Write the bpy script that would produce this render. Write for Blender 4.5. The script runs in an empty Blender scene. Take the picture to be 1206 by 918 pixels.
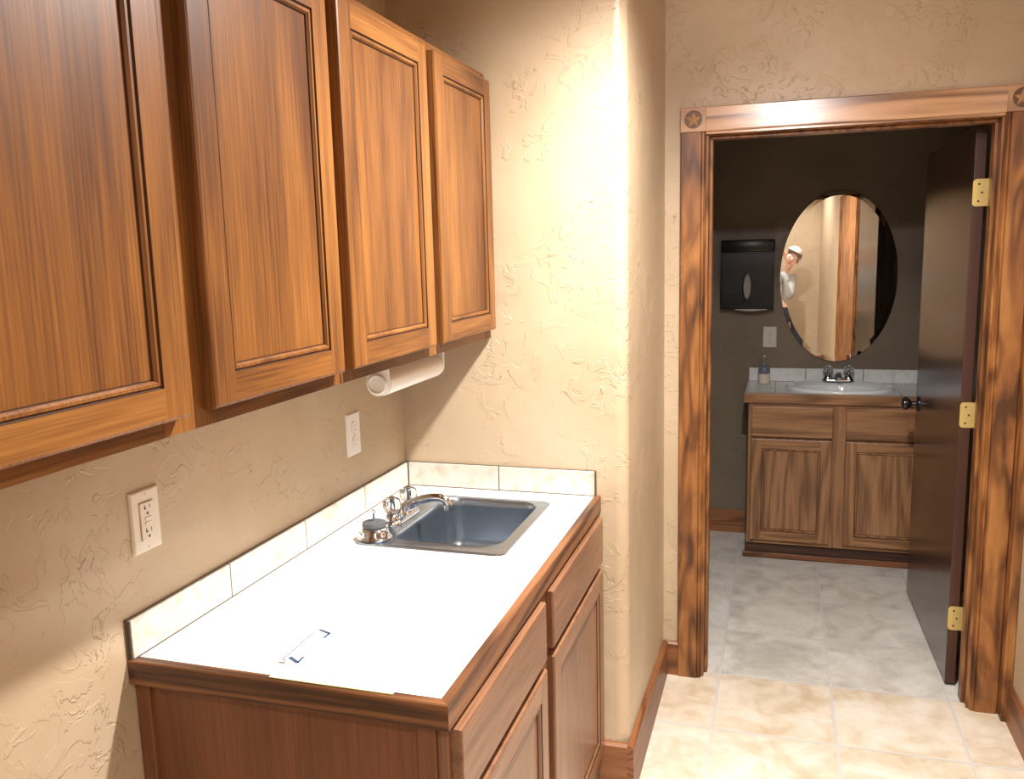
import bpy, bmesh, math, random
from math import sin, cos, pi, radians as R
from mathutils import Vector, Matrix
random.seed(7)
sc = bpy.context.scene
COL = sc.collection

# ------------------------------------------------------------------ materials
def new_mat(name):
    m = bpy.data.materials.new(name); m.use_nodes = True
    nt = m.node_tree
    b = nt.nodes['Principled BSDF']
    return m, nt, b

def N(nt, t, **kw):
    n = nt.nodes.new(t)
    for k, v in kw.items():
        if k in n.inputs.keys(): n.inputs[k].default_value = v
        else: setattr(n, k, v)
    return n
def L(nt, a, b): nt.links.new(a, b)
def math_n(nt, op, a=None, b=None, c=None):
    n = nt.nodes.new('ShaderNodeMath'); n.operation = op
    for i, v in enumerate((a, b, c)):
        if v is None: continue
        if hasattr(v, 'links'): nt.links.new(v, n.inputs[i])
        else: n.inputs[i].default_value = v
    return n.outputs[0]
def ramp(nt, fac, stops):
    n = nt.nodes.new('ShaderNodeValToRGB'); e = n.color_ramp.elements
    while len(e) < len(stops): e.new(0.5)
    for i, (p, c) in enumerate(stops):
        e[i].position = p; e[i].color = (c[0], c[1], c[2], 1)
    nt.links.new(fac, n.inputs[0]); return n.outputs[0]
def mixc(nt, fac, a, b, mode='MIX'):
    n = nt.nodes.new('ShaderNodeMix'); n.data_type = 'RGBA'; n.blend_type = mode
    for s, v in ((n.inputs[0], fac), (n.inputs[6], a), (n.inputs[7], b)):
        if hasattr(v, 'links'): nt.links.new(v, s)
        elif isinstance(v, (tuple, list)): s.default_value = (v[0], v[1], v[2], 1)
        else: s.default_value = v
    return n.outputs[2]

def plain(name, col, rough=.5, metal=0, spec=.5, trans=0, ior=1.45, coat=0, bump=0):
    m, nt, b = new_mat(name)
    b.inputs['Base Color'].default_value = (*col, 1)
    b.inputs['Roughness'].default_value = rough
    b.inputs['Metallic'].default_value = metal
    b.inputs['Specular IOR Level'].default_value = spec
    b.inputs['Transmission Weight'].default_value = trans
    b.inputs['IOR'].default_value = ior
    b.inputs['Coat Weight'].default_value = coat
    # faint procedural variation so no surface is dead flat
    tc = N(nt, 'ShaderNodeTexCoord')
    nz = N(nt, 'ShaderNodeTexNoise', Scale=60.0, Detail=3.0); L(nt, tc.outputs['Object'], nz.inputs['Vector'])
    r = math_n(nt, 'MULTIPLY_ADD', nz.outputs['Fac'], .08, rough-.04)
    L(nt, r, b.inputs['Roughness'])
    if bump:
        bp = N(nt, 'ShaderNodeBump', Strength=bump, Distance=.001); L(nt, nz.outputs['Fac'], bp.inputs['Height'])
        L(nt, bp.outputs['Normal'], b.inputs['Normal'])
    return m

def wood(name, light, mid, dark, axis='Z', rings=9.0, scale=5.0, stretch=.085, ringw=.5, blotch=.35, pores=.3, rough=.33, knots=0.0, spec=.5, blotch_scale=2.5, bump=.12):
    m, nt, b = new_mat(name)
    tc = N(nt, 'ShaderNodeTexCoord'); oi = N(nt, 'ShaderNodeObjectInfo')
    off = N(nt, 'ShaderNodeCombineXYZ')
    for i, k in enumerate((17.3, 9.1, 23.7)):
        L(nt, math_n(nt, 'MULTIPLY', oi.outputs['Random'], k), off.inputs[i])
    add = N(nt, 'ShaderNodeVectorMath', operation='ADD')
    L(nt, tc.outputs['Object'], add.inputs[0]); L(nt, off.outputs[0], add.inputs[1])
    def mp(s_along):
        mpn = N(nt, 'ShaderNodeMapping')
        s = [1, 1, 1]; s['XYZ'.index(axis)] = s_along
        mpn.inputs['Scale'].default_value = s
        L(nt, add.outputs[0], mpn.inputs['Vector']); return mpn.outputs[0]
    n1 = N(nt, 'ShaderNodeTexNoise', Scale=scale, Detail=1.5, Distortion=.35); n1.inputs['Roughness'].default_value = .4
    L(nt, mp(stretch), n1.inputs['Vector'])
    wob = N(nt, 'ShaderNodeTexNoise', Scale=55.0, Detail=3.0); L(nt, mp(.06), wob.inputs['Vector'])
    h = math_n(nt, 'MULTIPLY_ADD', wob.outputs['Fac'], .05, n1.outputs['Fac'])
    s = math_n(nt, 'SINE', math_n(nt, 'MULTIPLY', h, rings*6.283))
    ring = math_n(nt, 'POWER', math_n(nt, 'MULTIPLY_ADD', s, .5, .5), 1.6)
    bl = N(nt, 'ShaderNodeTexNoise', Scale=blotch_scale, Detail=3.0); L(nt, mp(.35), bl.inputs['Vector'])
    po = N(nt, 'ShaderNodeTexNoise', Scale=260.0, Detail=2.0); L(nt, mp(.025), po.inputs['Vector'])
    v = math_n(nt, 'MULTIPLY', ring, ringw)
    blc = math_n(nt, 'MULTIPLY_ADD', bl.outputs['Fac'], 2.2, -.6); 
    v = math_n(nt, 'ADD', v, math_n(nt, 'MULTIPLY', blc, blotch))
    poc = math_n(nt, 'MULTIPLY_ADD', po.outputs['Fac'], 2.5, -.75)
    v = math_n(nt, 'ADD', v, math_n(nt, 'MULTIPLY', poc, pores))
    if knots:
        kn = N(nt, 'ShaderNodeTexNoise', Scale=9.0, Detail=3.0, Distortion=1.2); L(nt, mp(.4), kn.inputs['Vector'])
        kk = math_n(nt, 'SMOOTH_MIN', math_n(nt, 'MAXIMUM', math_n(nt, 'MULTIPLY_ADD', kn.outputs['Fac'], 6, -3.3), 0), 1, .1)
        v = math_n(nt, 'ADD', v, math_n(nt, 'MULTIPLY', kk, knots))
    c = ramp(nt, v, [(0.0, light), (.45, mid), (1.0, dark)])
    L(nt, c, b.inputs['Base Color'])
    b.inputs['Specular IOR Level'].default_value = spec
    L(nt, math_n(nt, 'MULTIPLY_ADD', po.outputs['Fac'], .15, rough-.07), b.inputs['Roughness'])
    bp = N(nt, 'ShaderNodeBump', Strength=bump, Distance=.001); L(nt, po.outputs['Fac'], bp.inputs['Height'])
    L(nt, bp.outputs['Normal'], b.inputs['Normal'])
    return m

OAK = dict(light=(.335, .152, .040), mid=(.222, .088, .021), dark=(.085, .030, .010))
M = {}
for ax in 'XYZ':
    M['oak'+ax] = wood('oak_grain_'+ax.lower(), axis=ax, rings=6, ringw=.24, blotch=.62, pores=.45, rough=.38, spec=.35, blotch_scale=4, **OAK)
    M['boak'+ax] = wood('base_oak_grain_'+ax.lower(), (.34, .18, .10), (.235, .112, .057), (.10, .043, .021), axis=ax, rings=6, ringw=.22, blotch=.4, pores=.42, rough=.3)
    M['edge'+ax] = wood('edge_oak_grain_'+ax.lower(), (.29, .128, .05), (.17, .068, .026), (.045, .017, .008), axis=ax, rings=11, scale=7, ringw=.65, blotch=.3, pores=.25, rough=.38)
    M['voak'+ax] = wood('vanity_oak_grain_'+ax.lower(), (.46, .25, .12), (.32, .16, .07), (.13, .058, .026), axis=ax, rings=6, scale=9, ringw=.45, blotch=.3, pores=.4, rough=.4)
    M['pine'+ax] = wood('stained_pine_grain_'+ax.lower(), (.40, .182, .053), (.225, .088, .026), (.070, .027, .011), axis=ax, rings=4.5, scale=13, stretch=.19, ringw=.5, blotch=.45, pores=.15, rough=.36, knots=.4, blotch_scale=14)
    M['base'+ax] = wood('baseboard_wood_grain_'+ax.lower(), (.33, .135, .05), (.2, .075, .028), (.07, .025, .011), axis=ax, rings=8, scale=8, ringw=.5, blotch=.4, pores=.2, rough=.42, knots=.15)
M['sideZ'] = wood('end_panel_oak_grain', (.24, .092, .038), (.165, .060, .024), (.085, .030, .013), axis='Z', rings=5, ringw=.2, blotch=.35, pores=.35, rough=.4)
M['groove'] = plain('dark_groove', (.06, .022, .009), .45)  # darker brown for the groove faces of the door bead
M['toekick'] = wood('dark_toe_kick_wood', (.10, .04, .018), (.06, .024, .012), (.025, .011, .007), axis='X', ringw=.4, rough=.5)
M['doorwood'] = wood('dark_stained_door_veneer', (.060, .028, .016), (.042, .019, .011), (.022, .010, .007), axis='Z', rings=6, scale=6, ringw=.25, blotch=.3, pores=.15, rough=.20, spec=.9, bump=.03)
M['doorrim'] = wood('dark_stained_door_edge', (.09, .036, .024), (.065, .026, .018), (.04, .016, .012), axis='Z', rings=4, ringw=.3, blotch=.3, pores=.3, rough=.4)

def plaster(name, ca, cb, rim_shade, strength=.55):
    m, nt, b = new_mat(name)
    tc = N(nt, 'ShaderNodeTexCoord')
    P = tc.outputs['Object']
    mott = N(nt, 'ShaderNodeTexNoise', Scale=2.6, Detail=5.0, Distortion=.6); L(nt, P, mott.inputs['Vector'])
    fine = N(nt, 'ShaderNodeTexNoise', Scale=14.0, Detail=4.0, Distortion=.8); L(nt, P, fine.inputs['Vector'])
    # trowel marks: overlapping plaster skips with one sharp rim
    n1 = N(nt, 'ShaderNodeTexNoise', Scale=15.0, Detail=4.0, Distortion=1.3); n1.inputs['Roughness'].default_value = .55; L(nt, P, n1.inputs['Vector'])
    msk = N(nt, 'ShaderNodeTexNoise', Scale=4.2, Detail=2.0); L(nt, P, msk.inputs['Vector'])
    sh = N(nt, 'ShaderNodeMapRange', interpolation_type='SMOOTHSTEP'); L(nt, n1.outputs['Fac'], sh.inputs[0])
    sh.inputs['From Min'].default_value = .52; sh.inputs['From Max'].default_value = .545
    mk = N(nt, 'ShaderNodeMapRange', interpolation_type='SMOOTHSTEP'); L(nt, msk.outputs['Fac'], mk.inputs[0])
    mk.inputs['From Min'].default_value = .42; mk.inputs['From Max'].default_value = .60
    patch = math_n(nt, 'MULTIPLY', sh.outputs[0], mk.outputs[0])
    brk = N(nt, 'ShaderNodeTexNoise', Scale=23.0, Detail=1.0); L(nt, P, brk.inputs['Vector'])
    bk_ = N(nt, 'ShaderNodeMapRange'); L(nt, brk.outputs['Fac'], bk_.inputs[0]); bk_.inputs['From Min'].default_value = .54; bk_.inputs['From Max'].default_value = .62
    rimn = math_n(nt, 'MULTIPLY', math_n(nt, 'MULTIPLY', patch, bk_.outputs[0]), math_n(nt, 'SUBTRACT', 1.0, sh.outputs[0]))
    low = N(nt, 'ShaderNodeTexNoise', Scale=5.0, Detail=2.0); L(nt, P, low.inputs['Vector'])
    grit = N(nt, 'ShaderNodeTexNoise', Scale=90.0, Detail=2.0); L(nt, P, grit.inputs['Vector'])
    h = math_n(nt, 'ADD', math_n(nt, 'MULTIPLY', patch, .5), math_n(nt, 'MULTIPLY', low.outputs['Fac'], 1.6))
    h = math_n(nt, 'ADD', h, math_n(nt, 'MULTIPLY', fine.outputs['Fac'], .30))
    h = math_n(nt, 'ADD', h, math_n(nt, 'MULTIPLY', grit.outputs['Fac'], .06))
    bp = N(nt, 'ShaderNodeBump', Strength=strength, Distance=.006); L(nt, h, bp.inputs['Height'])
    L(nt, bp.outputs['Normal'], b.inputs['Normal'])
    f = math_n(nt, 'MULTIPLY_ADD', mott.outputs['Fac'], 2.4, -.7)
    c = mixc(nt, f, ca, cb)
    c = mixc(nt, math_n(nt, 'MINIMUM', math_n(nt, 'MULTIPLY', rimn, 2.2), .42), c, rim_shade)  # trowel rims darkened: raking-light shade painted into the colour
    L(nt, c, b.inputs['Base Color'])
    b.inputs['Roughness'].default_value = .40
    b.inputs['Specular IOR Level'].default_value = .5
    return m
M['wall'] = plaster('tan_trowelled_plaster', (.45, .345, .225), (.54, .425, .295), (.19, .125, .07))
M['bwall'] = plaster('shade_darkened_plaster', (.150, .118, .082), (.195, .155, .108), (.08, .06, .035), .35)  # darker copy of the wall plaster; the bathroom's dimness is painted into its colour
M['ceil'] = plain('ceiling_paint', (.7, .64, .55), .8)

def tile_floor():
    m, nt, b = new_mat('travertine_floor_tile')
    T = .3939; x0 = 1.2742; y0 = 2.0119; g = .0035
    tc = N(nt, 'ShaderNodeTexCoord'); sp = N(nt, 'ShaderNodeSeparateXYZ'); L(nt, tc.outputs['Object'], sp.inputs[0])
    u = math_n(nt, 'DIVIDE', math_n(nt, 'SUBTRACT', sp.outputs[0], x0), T)
    v = math_n(nt, 'DIVIDE', math_n(nt, 'SUBTRACT', sp.outputs[1], y0), T)
    fu = math_n(nt, 'ABSOLUTE', math_n(nt, 'SUBTRACT', math_n(nt, 'FRACT', math_n(nt, 'ADD', u, .5)), .5))
    fv = math_n(nt, 'ABSOLUTE', math_n(nt, 'SUBTRACT', math_n(nt, 'FRACT', math_n(nt, 'ADD', v, .5)), .5))
    d = math_n(nt, 'MINIMUM', fu, fv)
    mr = N(nt, 'ShaderNodeMapRange'); L(nt, d, mr.inputs[0])
    mr.inputs['From Min'].default_value = g/T; mr.inputs['From Max'].default_value = g/T+.006
    tile = mr.outputs[0]
    cell = N(nt, 'ShaderNodeCombineXYZ'); L(nt, math_n(nt, 'FLOOR', u), cell.inputs[0]); L(nt, math_n(nt, 'FLOOR', v), cell.inputs[1])
    wn = N(nt, 'ShaderNodeTexWhiteNoise', noise_dimensions='3D'); L(nt, cell.outputs[0], wn.inputs['Vector'])
    vm = N(nt, 'ShaderNodeVectorMath', operation='MULTIPLY_ADD'); L(nt, wn.outputs['Color'], vm.inputs[0]); vm.inputs[1].default_value = (7, 7, 7); L(nt, tc.outputs['Object'], vm.inputs[2])
    n1 = N(nt, 'ShaderNodeTexNoise', Scale=5.0, Detail=6.0, Distortion=.8); n1.inputs['Roughness'].default_value = .6; L(nt, vm.outputs[0], n1.inputs['Vector'])
    n2 = N(nt, 'ShaderNodeTexNoise', Scale=22.0, Detail=5.0, Distortion=.4); L(nt, vm.outputs[0], n2.inputs['Vector'])
    f = math_n(nt, 'ADD', math_n(nt, 'MULTIPLY', n1.outputs['Fac'], .75), math_n(nt, 'MULTIPLY', n2.outputs['Fac'], .25))
    f = math_n(nt, 'ADD', f, math_n(nt, 'MULTIPLY_ADD', wn.outputs['Value'], .08, -.04))
    tan = ramp(nt, f, [(.34, (.56, .45, .31)), (.5, (.70, .62, .50)), (.62, (.78, .73, .65))])
    gry = ramp(nt, f, [(.34, (.47, .45, .40)), (.5, (.63, .61, .56)), (.64, (.74, .725, .685))])
    # the bathroom is laid in the grayer tile, starting at the joint under the door
    st = math_n(nt, 'GREATER_THAN', sp.outputs[1], y0-3*T)
    c = mixc(nt, st, tan, gry)
    c = mixc(nt, tile, (.60, .59, .58), c)
    L(nt, c, b.inputs['Base Color'])
    L(nt, math_n(nt, 'MULTIPLY_ADD', n2.outputs['Fac'], .25, .28), b.inputs['Roughness'])
    bp = N(nt, 'ShaderNodeBump', Strength=.4, Distance=.002)
    L(nt, math_n(nt, 'ADD', tile, math_n(nt, 'MULTIPLY', n1.outputs['Fac'], .3)), bp.inputs['Height']); L(nt, bp.outputs['Normal'], b.inputs['Normal'])
    return m
M['floor'] = tile_floor()

def white_tile(name, base, stain, amt, grid=None, grout=(.6, .58, .55), world_off=(0, 0)):
    m, nt, b = new_mat(name)
    tc = N(nt, 'ShaderNodeTexCoord')
    n = N(nt, 'ShaderNodeTexNoise', Scale=30.0, Detail=5.0, Distortion=.6); L(nt, tc.outputs['Object'], n.inputs['Vector'])
    n2 = N(nt, 'ShaderNodeTexNoise', Scale=5.0, Detail=2.0); L(nt, tc.outputs['Object'], n2.inputs['Vector'])
    f = math_n(nt, 'MULTIPLY', math_n(nt, 'MAXIMUM', math_n(nt, 'MULTIPLY_ADD', n.outputs['Fac'], 5, -2.4), 0), math_n(nt, 'MULTIPLY', n2.outputs['Fac'], amt))
    c = mixc(nt, math_n(nt, 'MINIMUM', f, 1), base, stain)
    if grid:
        gx, gy, T, g = grid
        sp = N(nt, 'ShaderNodeSeparateXYZ'); L(nt, tc.outputs['Object'], sp.inputs[0])
        ds = []
        for o, g0 in ((sp.outputs[0], gx), (sp.outputs[1], gy)):
            u = math_n(nt, 'DIVIDE', math_n(nt, 'SUBTRACT', o, g0), T)
            ds.append(math_n(nt, 'ABSOLUTE', math_n(nt, 'SUBTRACT', math_n(nt, 'FRACT', math_n(nt, 'ADD', u, .5)), .5)))
        d = math_n(nt, 'GREATER_THAN', math_n(nt, 'MINIMUM', *ds), g/T)
        c = mixc(nt, d, grout, c)
    L(nt, c, b.inputs['Base Color'])
    b.inputs['Roughness'].default_value = .3
    return m
M['ctile'] = white_tile('glazed_white_counter_tile', (.88, .87, .84), (.62, .52, .36), .15, grid=(.297, -.292, .30, .0018), grout=(.80, .79, .76))
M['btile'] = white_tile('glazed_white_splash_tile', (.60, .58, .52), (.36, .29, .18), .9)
M['vtile'] = white_tile('glazed_pale_vanity_tile', (.74, .76, .77), (.52, .50, .45), .8)
M['vtop'] = white_tile('glazed_pale_vanity_top', (.72, .74, .76), (.52, .50, .45), .6, grid=(1.052, 2.31, .293, .002), grout=(.15, .14, .13))
M['grout'] = plain('gray_grout', (.13, .11, .095), .8)
M['vgrout'] = plain('dark_grout', (.17, .16, .15), .8)
M['caulk'] = plain('dirty_caulk_line', (.10, .07, .045), .8)
M['steel'] = None
def brushed():
    m, nt, b = new_mat('brushed_stainless_steel')
    tc = N(nt, 'ShaderNodeTexCoord'); mp = N(nt, 'ShaderNodeMapping'); mp.inputs['Scale'].default_value = (1, 1, 40)
    L(nt, tc.outputs['Object'], mp.inputs[0])
    n = N(nt, 'ShaderNodeTexNoise', Scale=30.0, Detail=3.0); L(nt, mp.outputs[0], n.inputs['Vector'])
    b.inputs['Base Color'].default_value = (.35, .40, .46, 1); b.inputs['Metallic'].default_value = .93
    L(nt, math_n(nt, 'MULTIPLY_ADD', n.outputs['Fac'], .14, .17), b.inputs['Roughness'])
    b.inputs['Anisotropic'].default_value = .5
    return m
M['steel'] = brushed()
M['chrome'] = plain('polished_chrome', (.64, .71, .80), .08, metal=1)
M['brass'] = plain('satin_brass', (.80, .62, .24), .38, metal=.65)
M['bronze'] = plain('black_bronze', (.018, .015, .014), .14, spec=.8)
M['acrylic'] = plain('clear_acrylic', (.98, .98, 1), .05, trans=1, ior=1.49)
M['rubber'] = plain('gray_rubber', (.09, .10, .11), .6)
M['plastic'] = plain('ivory_plastic', (.80, .76, .66), .35)
M['white'] = plain('white_plastic', (.82, .81, .77), .4)
M['slot'] = plain('dark_slot', (.05, .035, .02), .7)
M['paper'] = plain('white_paper', (.84, .83, .80), .85, bump=.2)
M['yellow'] = plain('yellow_print', (.30, .25, .07), .7)
M['ink'] = plain('blue_print', (.035, .075, .14), .6)
M['blackplastic'] = plain('black_plastic', (.012, .013, .016), .3)
M['smoke'] = plain('smoky_window', (.30, .29, .27), .25)
M['porcelain'] = plain('white_porcelain', (.80, .84, .86), .1, coat=.5)
M['mirror'] = plain('silvered_mirror', (.93, .93, .92), .0, metal=1)
def _pure_mirror():
    m, nt, b = new_mat('silvered_mirror_glass')
    b.inputs['Base Color'].default_value = (.93, .92, .90, 1); b.inputs['Metallic'].default_value = 1; b.inputs['Roughness'].default_value = .01
    return m
M['mirror'] = _pure_mirror()
M['liquid'] = plain('blue_soap', (.32, .34, .48), .12, trans=.6)
M['clear'] = plain('clear_bottle', (.9, .92, .95), .08, trans=.9)
M['label'] = plain('cream_label', (.66, .60, .50), .6)
M['skin'] = plain('skin', (.72, .42, .32), .5)
M['shirt'] = plain('gray_cotton', (.34, .34, .33), .85, bump=.3)
M['pants'] = plain('dark_denim', (.025, .028, .04), .85, bump=.3)
M['shoe'] = plain('black_shoe_leather', (.03, .025, .022), .5)
M['hair'] = plain('pale_gray_hair', (.62, .60, .57), .6, bump=.5)
M['phone'] = plain('pale_phone_case', (.85, .85, .86), .3)
M['lens'] = plain('lens_glass', (.02, .02, .025), .08)
M['lips'] = plain('lips', (.45, .16, .13), .45)
M['eye'] = plain('eye_white', (.8, .8, .8), .2)

# ------------------------------------------------------------------ helpers
def link(name, bm, mats, parent=None, smooth=False, angle=35):
    if not isinstance(mats, (list, tuple)): mats = [mats]
    bmesh.ops.recalc_face_normals(bm, faces=bm.faces)
    off = Vector((0, 0, 0))
    if parent is not None:
        q = parent
        while q is not None: off += Vector(q.location); q = q.parent
        bmesh.ops.translate(bm, vec=-off, verts=bm.verts)
    me = bpy.data.meshes.new(name)
    if smooth:
        for f in bm.faces: f.smooth = True
    bm.to_mesh(me); bm.free()
    if smooth:
        try: me.set_sharp_from_angle(angle=R(angle))
        except Exception: pass
    for m in mats: me.materials.append(m)
    o = bpy.data.objects.new(name, me); COL.objects.link(o)
    if parent is not None: o.parent = parent
    return o
def tag(o, label=None, cat=None, group=None, kind=None):
    if label: o['label'] = label
    if cat: o['category'] = cat
    if group: o['group'] = group
    if kind: o['kind'] = kind
    return o
def thing(name, loc, label, cat, group=None):
    o = bpy.data.objects.new(name, None); COL.objects.link(o); o.location = loc
    o.empty_display_size = .05
    return tag(o, label, cat, group)
def struct(name, bm, m, label, cat, smooth=False):
    o = link(name, bm, m, None, smooth); return tag(o, label, cat, kind='structure')

def box(bm, x0, x1, y0, y1, z0, z1, bev=0, mi=0, seg=2):
    r = bmesh.ops.create_cube(bm, size=1)
    vs = r['verts']
    for v in vs:
        v.co = Vector((x0 if v.co.x < 0 else x1, y0 if v.co.y < 0 else y1, z0 if v.co.z < 0 else z1))
    fs = set(f for v in vs for f in v.link_faces)
    for f in fs: f.material_index = mi
    if bev:
        es = list(set(e for v in vs for e in v.link_edges))
        rr = bmesh.ops.bevel(bm, geom=es, offset=bev, segments=seg, profile=.5, affect='EDGES', clamp_overlap=True)
        for f in rr['faces']: f.material_index = mi
    return vs
def B(*a, **k):
    bm = bmesh.new(); box(bm, *a, **k); return bm
def ring_face(bm, rings, mi=0, close=True):
    for a, b in zip(rings[:-1], rings[1:]):
        n = len(a)
        for i in range(n if close else n-1):
            j = (i+1) % n
            try:
                f = bm.faces.new((a[i], a[j], b[j], b[i])); f.material_index = mi
            except ValueError: pass
def lathe(bm, prof, centre, axis='Z', n=32, mi=0, cap0=True, cap1=True):
    """prof: list of (r, h) ; axis direction"""
    rings = []
    c = Vector(centre)
    ax = {'X': (Vector((0, 1, 0)), Vector((0, 0, 1)), Vector((1, 0, 0))), 'Y': (Vector((0, 0, 1)), Vector((1, 0, 0)), Vector((0, 1, 0))), 'Z': (Vector((1, 0, 0)), Vector((0, 1, 0)), Vector((0, 0, 1)))}[axis]
    for r, h in prof:
        rings.append([bm.verts.new(c+ax[0]*(r*cos(2*pi*i/n))+ax[1]*(r*sin(2*pi*i/n))+ax[2]*h) for i in range(n)])
    ring_face(bm, rings, mi)
    if cap0:
        f = bm.faces.new(rings[0]); f.material_index = mi
    if cap1:
        f = bm.faces.new(rings[-1]); f.material_index = mi
def tube(bm, pts, rad, n=14, mi=0, flat=1.0):
    pts = [Vector(p) for p in pts]; rings = []
    if not hasattr(rad, '__len__'): rad = [rad]*len(pts)
    up = Vector((0, 0, 1)); prev = None
    for i, p in enumerate(pts):
        t = (pts[min(i+1, len(pts)-1)]-pts[max(i-1, 0)]).normalized()
        if prev is None:
            a = t.cross(up if abs(t.z) < .95 else Vector((1, 0, 0))).normalized()
        else:
            a = (prev-t*prev.dot(t)).normalized()
        b = t.cross(a); prev = a
        rings.append([bm.verts.new(p+a*(rad[i]*cos(2*pi*k/n))+b*(rad[i]*flat*sin(2*pi*k/n))) for k in range(n)])
    ring_face(bm, rings, mi)
    for r in (rings[0], rings[-1]):
        f = bm.faces.new(r); f.material_index = mi
def rrect(x0, x1, y0, y1, r, k=6):
    pts = []
    for cx, cy, a0 in ((x1-r, y1-r, 0), (x0+r, y1-r, 90), (x0+r, y0+r, 180), (x1-r, y0+r, 270)):
        for i in range(k+1):
            a = R(a0+90*i/k); pts.append((cx+r*cos(a), cy+r*sin(a)))
    return pts

# local frame maps: (u, v, d) with d = depth INTO the piece from its front face
def face_x(x0): return lambda u, v, d: Vector((x0-d, u, v))       # front looks to +x, u = y
def face_my(y0): return lambda u, v, d: Vector((u, y0+d, v))      # front looks to -y, u = x
def slab(bm, fm, u0, u1, v0, v1, th, rnd=.004, mi=0):
    """plain rounded slab front (drawer front)"""
    prof = [(0, th), (0, rnd), (rnd*.3, rnd*.3), (rnd, 0)]
    rings = [[bm.verts.new(fm(u, v, d)) for u, v in ((u0+o, v0+o), (u1-o, v0+o), (u1-o, v1-o), (u0+o, v1-o))] for o, d in prof]
    ring_face(bm, rings, mi)
    for r in (rings[0], rings[-1]):
        f = bm.faces.new(r); f.material_index = mi
def panel_door(parent, name, fm, u0, u1, v0, v1, th, mv, mh, w=.05, wr=.046, label=None):
    """framed cabinet door; the panel is a part of the door"""
    bm = bmesh.new(); rnd = .005
    def q(pts, mi):
        f = bm.faces.new([bm.verts.new(fm(*p)) for p in pts]); f.material_index = mi
    prof = [(0, th), (0, rnd), (rnd*.3, rnd*.3), (rnd, 0)]
    rings = [[bm.verts.new(fm(u, v, d)) for u, v in ((u0+o, v0+o), (u1-o, v0+o), (u1-o, v1-o), (u0+o, v1-o))] for o, d in prof]
    ring_face(bm, rings, 0); bm.faces.new(rings[0])
    a0, a1, b0, b1 = u0+rnd, u1-rnd, v0+rnd, v1-rnd
    i0, i1, j0, j1 = u0+w, u1-w, v0+wr, v1-wr
    q([(a0, b0, 0), (i0, b0, 0), (i0, b1, 0), (a0, b1, 0)], 0)
    q([(i1, b0, 0), (a1, b0, 0), (a1, b1, 0), (i1, b1, 0)], 0)
    q([(i0, b0, 0), (i1, b0, 0), (i1, j0, 0), (i0, j0, 0)], 1)
    q([(i0, j1, 0), (i1, j1, 0), (i1, b1, 0), (i0, b1, 0)], 1)
    # moulded bead between frame and panel
    bead = [(0, 0, 0), (.0008, .0035, 2), (.0028, .0040, 2), (.0045, .0016, 0), (.0085, .0016, 0), (.0115, .0060, 0), (.0120, .0085, 2), (.0145, .0088, 2)]
    pr = None
    for o, d, mi in bead:
        rg = [bm.verts.new(fm(u, v, d)) for u, v in ((i0+o, j0+o), (i1-o, j0+o), (i1-o, j1-o), (i0+o, j1-o))]
        if pr: ring_face(bm, [pr, rg], mi)
        pr = rg
    d = link(name, bm, [mv, mh, M['groove']], parent)
    if label: d['label'] = label
    bm = bmesh.new(); o = .0135
    for dd in (.0080,):
        vs = [bm.verts.new(fm(u, v, dd)) for u, v in ((i0+o, j0+o), (i1-o, j0+o), (i1-o, j1-o), (i0+o, j1-o))]
        vb = [bm.verts.new(fm(u, v, dd+.006)) for u, v in ((i0+o, j0+o), (i1-o, j0+o), (i1-o, j1-o), (i0+o, j1-o))]
        bm.faces.new(vs); bm.faces.new(vb); ring_face(bm, [vs, vb])
    link('door_panel', bm, mv, d)
    return d

# ------------------------------------------------------------------ room shell
XR = 1.836; YD = .79; YW = 2.549; YREAR = -3.25; ZC = 2.44
struct('floor', B(-.1, 2.1, YREAR-.1, YW+.1, -.1, 0), M['floor'], 'square stone-look floor tiles, tan in the hall and gray in the bathroom', 'floor')
struct('ceiling', B(-.1, 2.1, YREAR-.1, YW+.1, ZC, ZC+.1), M['ceil'], 'plain pale ceiling above the hall', 'ceiling')
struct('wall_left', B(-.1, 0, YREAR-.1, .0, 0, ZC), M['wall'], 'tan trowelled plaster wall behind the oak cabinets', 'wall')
# end wall of the nook with rounded outer corner, returning to the doorway
bm = bmesh.new(); r = .036; Xc = .672
path = [(-.1, 0), (Xc-r, 0)] + [(Xc-r+r*sin(R(a)), r-r*cos(R(a))) for a in range(10, 90, 10)] + [(Xc, r), (Xc, YD+.12), (-.1, YD+.12)]
lo = [bm.verts.new((x, y, 0)) for x, y in path]; hi = [bm.verts.new((x, y, ZC)) for x, y in path]
ring_face(bm, [lo, hi]); bm.faces.new(lo); bm.faces.new(hi)
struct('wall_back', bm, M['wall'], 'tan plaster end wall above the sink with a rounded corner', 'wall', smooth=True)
bm = bmesh.new()
JL, JR, JH = .822, 1.713, 1.978
box(bm, Xc, JL-.018, YD, YD+.12, 0, ZC); box(bm, JR+.018, XR+.1, YD, YD+.12, 0, ZC); box(bm, JL-.018, JR+.018, YD, YD+.12, JH+.018, ZC)
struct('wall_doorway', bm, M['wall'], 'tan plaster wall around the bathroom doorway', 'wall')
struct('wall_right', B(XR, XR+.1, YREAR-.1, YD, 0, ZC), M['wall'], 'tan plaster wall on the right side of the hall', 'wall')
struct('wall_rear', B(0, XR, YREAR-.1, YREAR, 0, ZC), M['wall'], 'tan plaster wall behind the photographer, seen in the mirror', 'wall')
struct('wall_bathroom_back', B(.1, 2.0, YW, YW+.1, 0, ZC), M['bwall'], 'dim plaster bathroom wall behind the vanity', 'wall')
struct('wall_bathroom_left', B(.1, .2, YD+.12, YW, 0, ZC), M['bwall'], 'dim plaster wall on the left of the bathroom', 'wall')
struct('wall_bathroom_right', B(1.9, 2.0, YD+.12, YW, 0, ZC), M['bwall'], 'dim plaster wall behind the open door', 'wall')

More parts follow.
